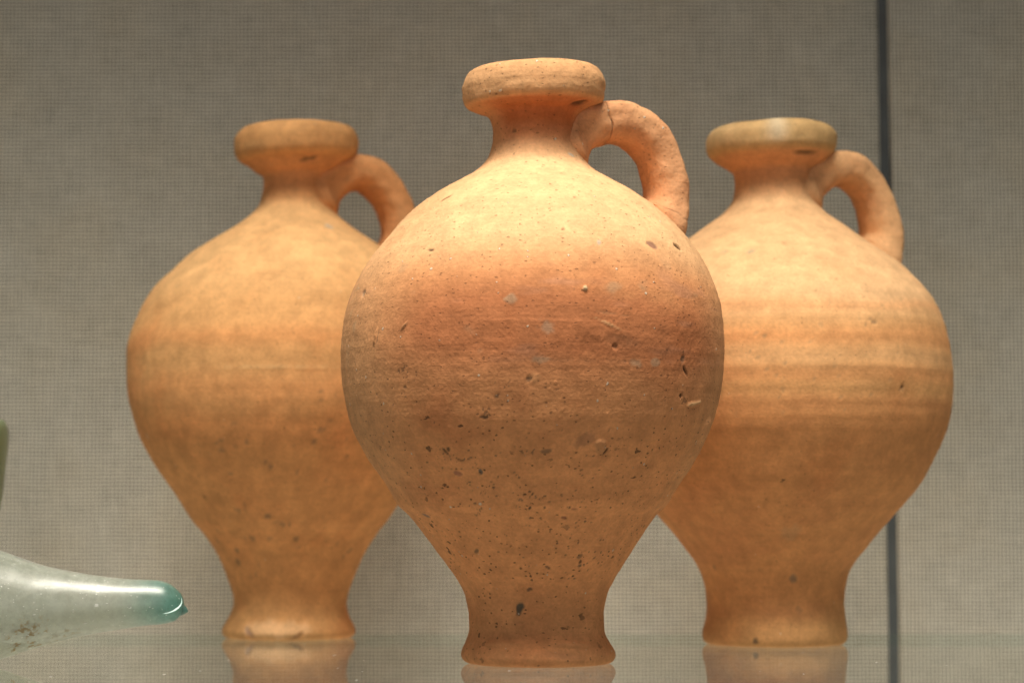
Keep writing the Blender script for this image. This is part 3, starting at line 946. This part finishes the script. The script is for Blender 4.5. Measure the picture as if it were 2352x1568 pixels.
# ------------------------------------------------------------------ glass vessels
def old_glass_material():
    """weathered aqua glass: thin clear wall by Fresnel, milky skin, bubbles in rows, brown crust low down, solid teal tip"""
    m, nt, N, L = new_mat('weathered_aqua_glass')
    out = N.new('ShaderNodeOutputMaterial')
    tc = N.new('ShaderNodeTexCoord')
    v = tc.outputs['Object']
    sep = N.new('ShaderNodeSeparateXYZ')
    L.new(v, sep.inputs[0])
    tip = ramp(nt, sep.outputs[0], -0.026, 0.001)           # 1 at the closed tip
    geo = N.new('ShaderNodeNewGeometry')
    lw = N.new('ShaderNodeLayerWeight')
    lw.inputs[0].default_value = 0.35
    gls = N.new('ShaderNodeBsdfRefraction')
    gls.inputs['IOR'].default_value = 1.12
    gls.inputs['Roughness'].default_value = 0.05
    L.new(mix_node(nt, tip, (0.90, 0.97, 0.93), (0.30, 0.74, 0.71)), gls.inputs['Color'])
    gsy = N.new('ShaderNodeBsdfGlossy')
    gsy.inputs['Roughness'].default_value = 0.38
    gsy.inputs['Color'].default_value = (0.95, 0.97, 0.97, 1)
    fr = N.new('ShaderNodeFresnel')
    fr.inputs['IOR'].default_value = 1.85
    mk = N.new('ShaderNodeBsdfDiffuse')
    tl = N.new('ShaderNodeBsdfTranslucent')
    blot = noise_node(nt, v, 60, 4, 0.6)
    milk = mix_node(nt, blot, (0.80, 0.90, 0.80), (0.93, 0.96, 0.87))
    milk = mix_node(nt, tip, milk, (0.36, 0.68, 0.62))
    L.new(milk, mk.inputs[0])
    L.new(milk, tl.inputs[0])
    skin = N.new('ShaderNodeMixShader')
    skin.inputs[0].default_value = 0.5
    L.new(mk.outputs[0], skin.inputs[1])
    L.new(tl.outputs[0], skin.inputs[2])
    a = N.new('ShaderNodeMixShader')
    film = noise_node(nt, v, 220, 5, 0.7)
    amount = math_node(nt, 'MULTIPLY', ramp(nt, film, 0.3, 0.7, 0.24, 0.50), math_node(nt, 'MULTIPLY_ADD', tip, -0.35, 1.0))
    amount = math_node(nt, 'ADD', amount, math_node(nt, 'MULTIPLY', lw.outputs['Facing'], 0.10))
    L.new(amount, a.inputs[0])
    L.new(gls.outputs[0], a.inputs[1])
    L.new(skin.outputs[0], a.inputs[2])
    b = N.new('ShaderNodeMixShader')
    L.new(math_node(nt, 'MULTIPLY', fr.outputs[0], math_node(nt, 'SUBTRACT', 1.0, geo.outputs['Backfacing'])), b.inputs[0])
    L.new(a.outputs[0], b.inputs[1])
    L.new(gsy.outputs[0], b.inputs[2])
    # bubbles drawn out lengthwise
    bub = specks(nt, v, 800, 0.30, 0.2, 2.0, (0.30, 1, 1), 0.5)
    bub2 = specks(nt, v, 1500, 0.34, 0.2, 2.0, (0.6, 1, 1), 0.4)
    bub = math_node(nt, 'MAXIMUM', bub, bub2)
    wd = N.new('ShaderNodeBsdfDiffuse')
    wd.inputs[0].default_value = (0.95, 0.97, 0.95, 1)
    c = N.new('ShaderNodeMixShader')
    L.new(math_node(nt, 'MULTIPLY', bub, 0.7), c.inputs[0])
    L.new(b.outputs[0], c.inputs[1])
    L.new(wd.outputs[0], c.inputs[2])
    # brown crust
    cr = noise_node(nt, v, 260, 5, 0.75)
    low = ramp(nt, sep.outputs[2], 0.0, -0.010)
    left = ramp(nt, sep.outputs[0], -0.030, -0.050)
    crm = math_node(nt, 'MULTIPLY', math_node(nt, 'MULTIPLY', ramp(nt, cr, 0.54, 0.62), low), left)
    bd = N.new('ShaderNodeBsdfDiffuse')
    bd.inputs[0].default_value = (0.34, 0.22, 0.07, 1)
    d = N.new('ShaderNodeMixShader')
    L.new(math_node(nt, 'MULTIPLY', crm, 0.75), d.inputs[0])
    L.new(c.outputs[0], d.inputs[1])
    L.new(bd.outputs[0], d.inputs[2])
    bp = N.new('ShaderNodeBump')
    bp.inputs['Strength'].default_value = 0.35
    bp.inputs['Distance'].default_value = 0.0006
    L.new(noise_node(nt, v, 1, 4, 0.6, (60, 160, 160)), bp.inputs['Height'])
    L.new(bp.outputs[0], gsy.inputs['Normal'])
    L.new(d.outputs[0], out.inputs[0])
    return m


og = old_glass_material()
DG = 0.835
k_ = DG / F
tip_x = (428 - 1176) * k_
axis_z = float(zat(1386, DG))
flask = empty('glass_flask', (tip_x, DG, axis_z), 'pale aqua blown glass flask lying on its side, closed teal tip pointing right', 'flask')
# (distance back from the tip, radius, sag of the axis) in measured units
gl = [(0, 1, 3), (3, 16, 3), (10, 27, 1), (22, 38, 1), (38, 46, -2), (56, 50, -3), (90, 52.5, -3), (130, 56, -1), (170, 61, 0), (212, 67, 1), (262, 77, 2), (325, 93, 4),
      (380, 110, 3), (428, 125, 2), (500, 137, 0), (580, 141, 0), (660, 136, 0), (740, 110, 0), (800, 70, 0), (840, 44, 0), (900, 34, 0), (980, 32, 0), (1010, 40, 0), (1016, 48, 0)]
gl = [(a, r, s) for a, r, s in gl]
S = spline(np.array([(a, r, s) for a, r, s in gl], float), 220)
th = np.linspace(0, 2 * math.pi, 120, endpoint=False)
nzg = Noise(5)


def glass_grid(S, shrink, back=0.0):
    P = np.zeros((len(S), len(th), 3))
    for i, (a, r, s) in enumerate(S):
        rr = max(r - shrink, 0.4)
        P[i, :, 0] = -(a + back) * k_
        P[i, :, 1] = np.cos(th) * rr * k_
        P[i, :, 2] = np.sin(th) * rr * k_ - s * k_
    c = P.copy()
    c[..., 0] = 0
    wob = 1 + 0.02 * nzg.fbm(P[..., 0] * 60, P[..., 1] * 60, P[..., 2] * 60, 3)
    P[..., 1] *= wob
    P[..., 2] *= wob
    return P


Pg = glass_grid(S, 0)
o = grid_mesh('body', Pg[:, ::-1], None, None, og, flask)
# bent nipple left where the pipe was broken off
Pn = []
for i, (dx, dz, r) in enumerate([(-14, -14, 15), (-8, -13, 14), (-2, -13, 11.5), (3, -13.5, 8), (6, -14.5, 4.5), (8, -16.5, 2.6), (9, -18, 0.4)]):
    Pn.append([(dx * k_, math.cos(a) * r * k_, (dz + math.sin(a) * r) * k_) for a in np.linspace(0, 2 * math.pi, 32, endpoint=False)])
grid_mesh('tip', np.array(Pn), None, None, og, flask)
# trailed ridge over the closed end
pr = [(424, 1373, 18), (424, 1384, 24), (417, 1394, 31), (405, 1401, 37), (392, 1405, 41), (384, 1406, 42)]
cen = spline(np.array([((x - 428) * k_, (1386 - y) * k_, -d * k_) for x, y, d in pr]), 40)
Pt = []
for i, c_ in enumerate(cen):
    r_ = 2.0 * k_ * math.sin(math.pi * (0.06 + 0.88 * i / 39))
    Pt.append([(c_[0] + math.cos(a) * r_, c_[2] + math.sin(a) * r_ * 0.6, c_[1] + math.sin(a) * r_) for a in np.linspace(0, 2 * math.pi, 16, endpoint=False)])
ridge_mat = simple_material('clear_ridge_glass', (0.45, 0.66, 0.62), 0.4, 0.5)
grid_mesh('ridge', np.array(Pt), None, None, ridge_mat, flask)


# green glass beaker at the left edge, farther back
gm, nt, N_, L_ = new_mat('green_glass')
out = N_.new('ShaderNodeOutputMaterial')
bs = N_.new('ShaderNodeBsdfPrincipled')
bs.inputs['Base Color'].default_value = (0.34, 0.44, 0.24, 1)
bs.inputs['Roughness'].default_value = 0.25
bs.inputs['Transmission Weight'].default_value = 0.35
L_.new(bs.outputs[0], out.inputs[0])
DB = 0.95
kb = DB / F
bx = (-158 - 1176) * kb
bz = lambda y: float(zat(y, DB))
beaker = empty('glass_beaker', (bx, DB, 0), 'blurred green glass beaker at the left edge above the aqua flask', 'beaker')
prof = [(3, 1474), (88, 1475), (96, 1478), (100, 1470), (98, 1455), (104, 1400), (120, 1300), (142, 1220), (160, 1160), (166, 1110), (171, 1060), (175, 1012),
        (174, 985), (168, 968), (160, 962), (152, 968), (150, 985), (148, 1030), (140, 1110), (120, 1230), (90, 1400), (60, 1450), (3, 1458)]
S2 = spline(np.array([(r * kb, max(bz(y), 0.0001)) for r, y in prof]), 160)
Pb = np.zeros((160, 96, 3))
t2 = np.linspace(0, 2 * math.pi, 96, endpoint=False)
for i, (r, z) in enumerate(S2):
    Pb[i, :, 0] = np.cos(t2) * max(r, 0.0002)
    Pb[i, :, 1] = np.sin(t2) * max(r, 0.0002)
    Pb[i, :, 2] = z
cutb = int(np.argmax(S2[:, 1] > bz(1455)))
grid_mesh('foot', Pb[:cutb + 1], None, None, gm, beaker, caps=(True, False))
grid_mesh('body', Pb[cutb:], None, None, gm, beaker)
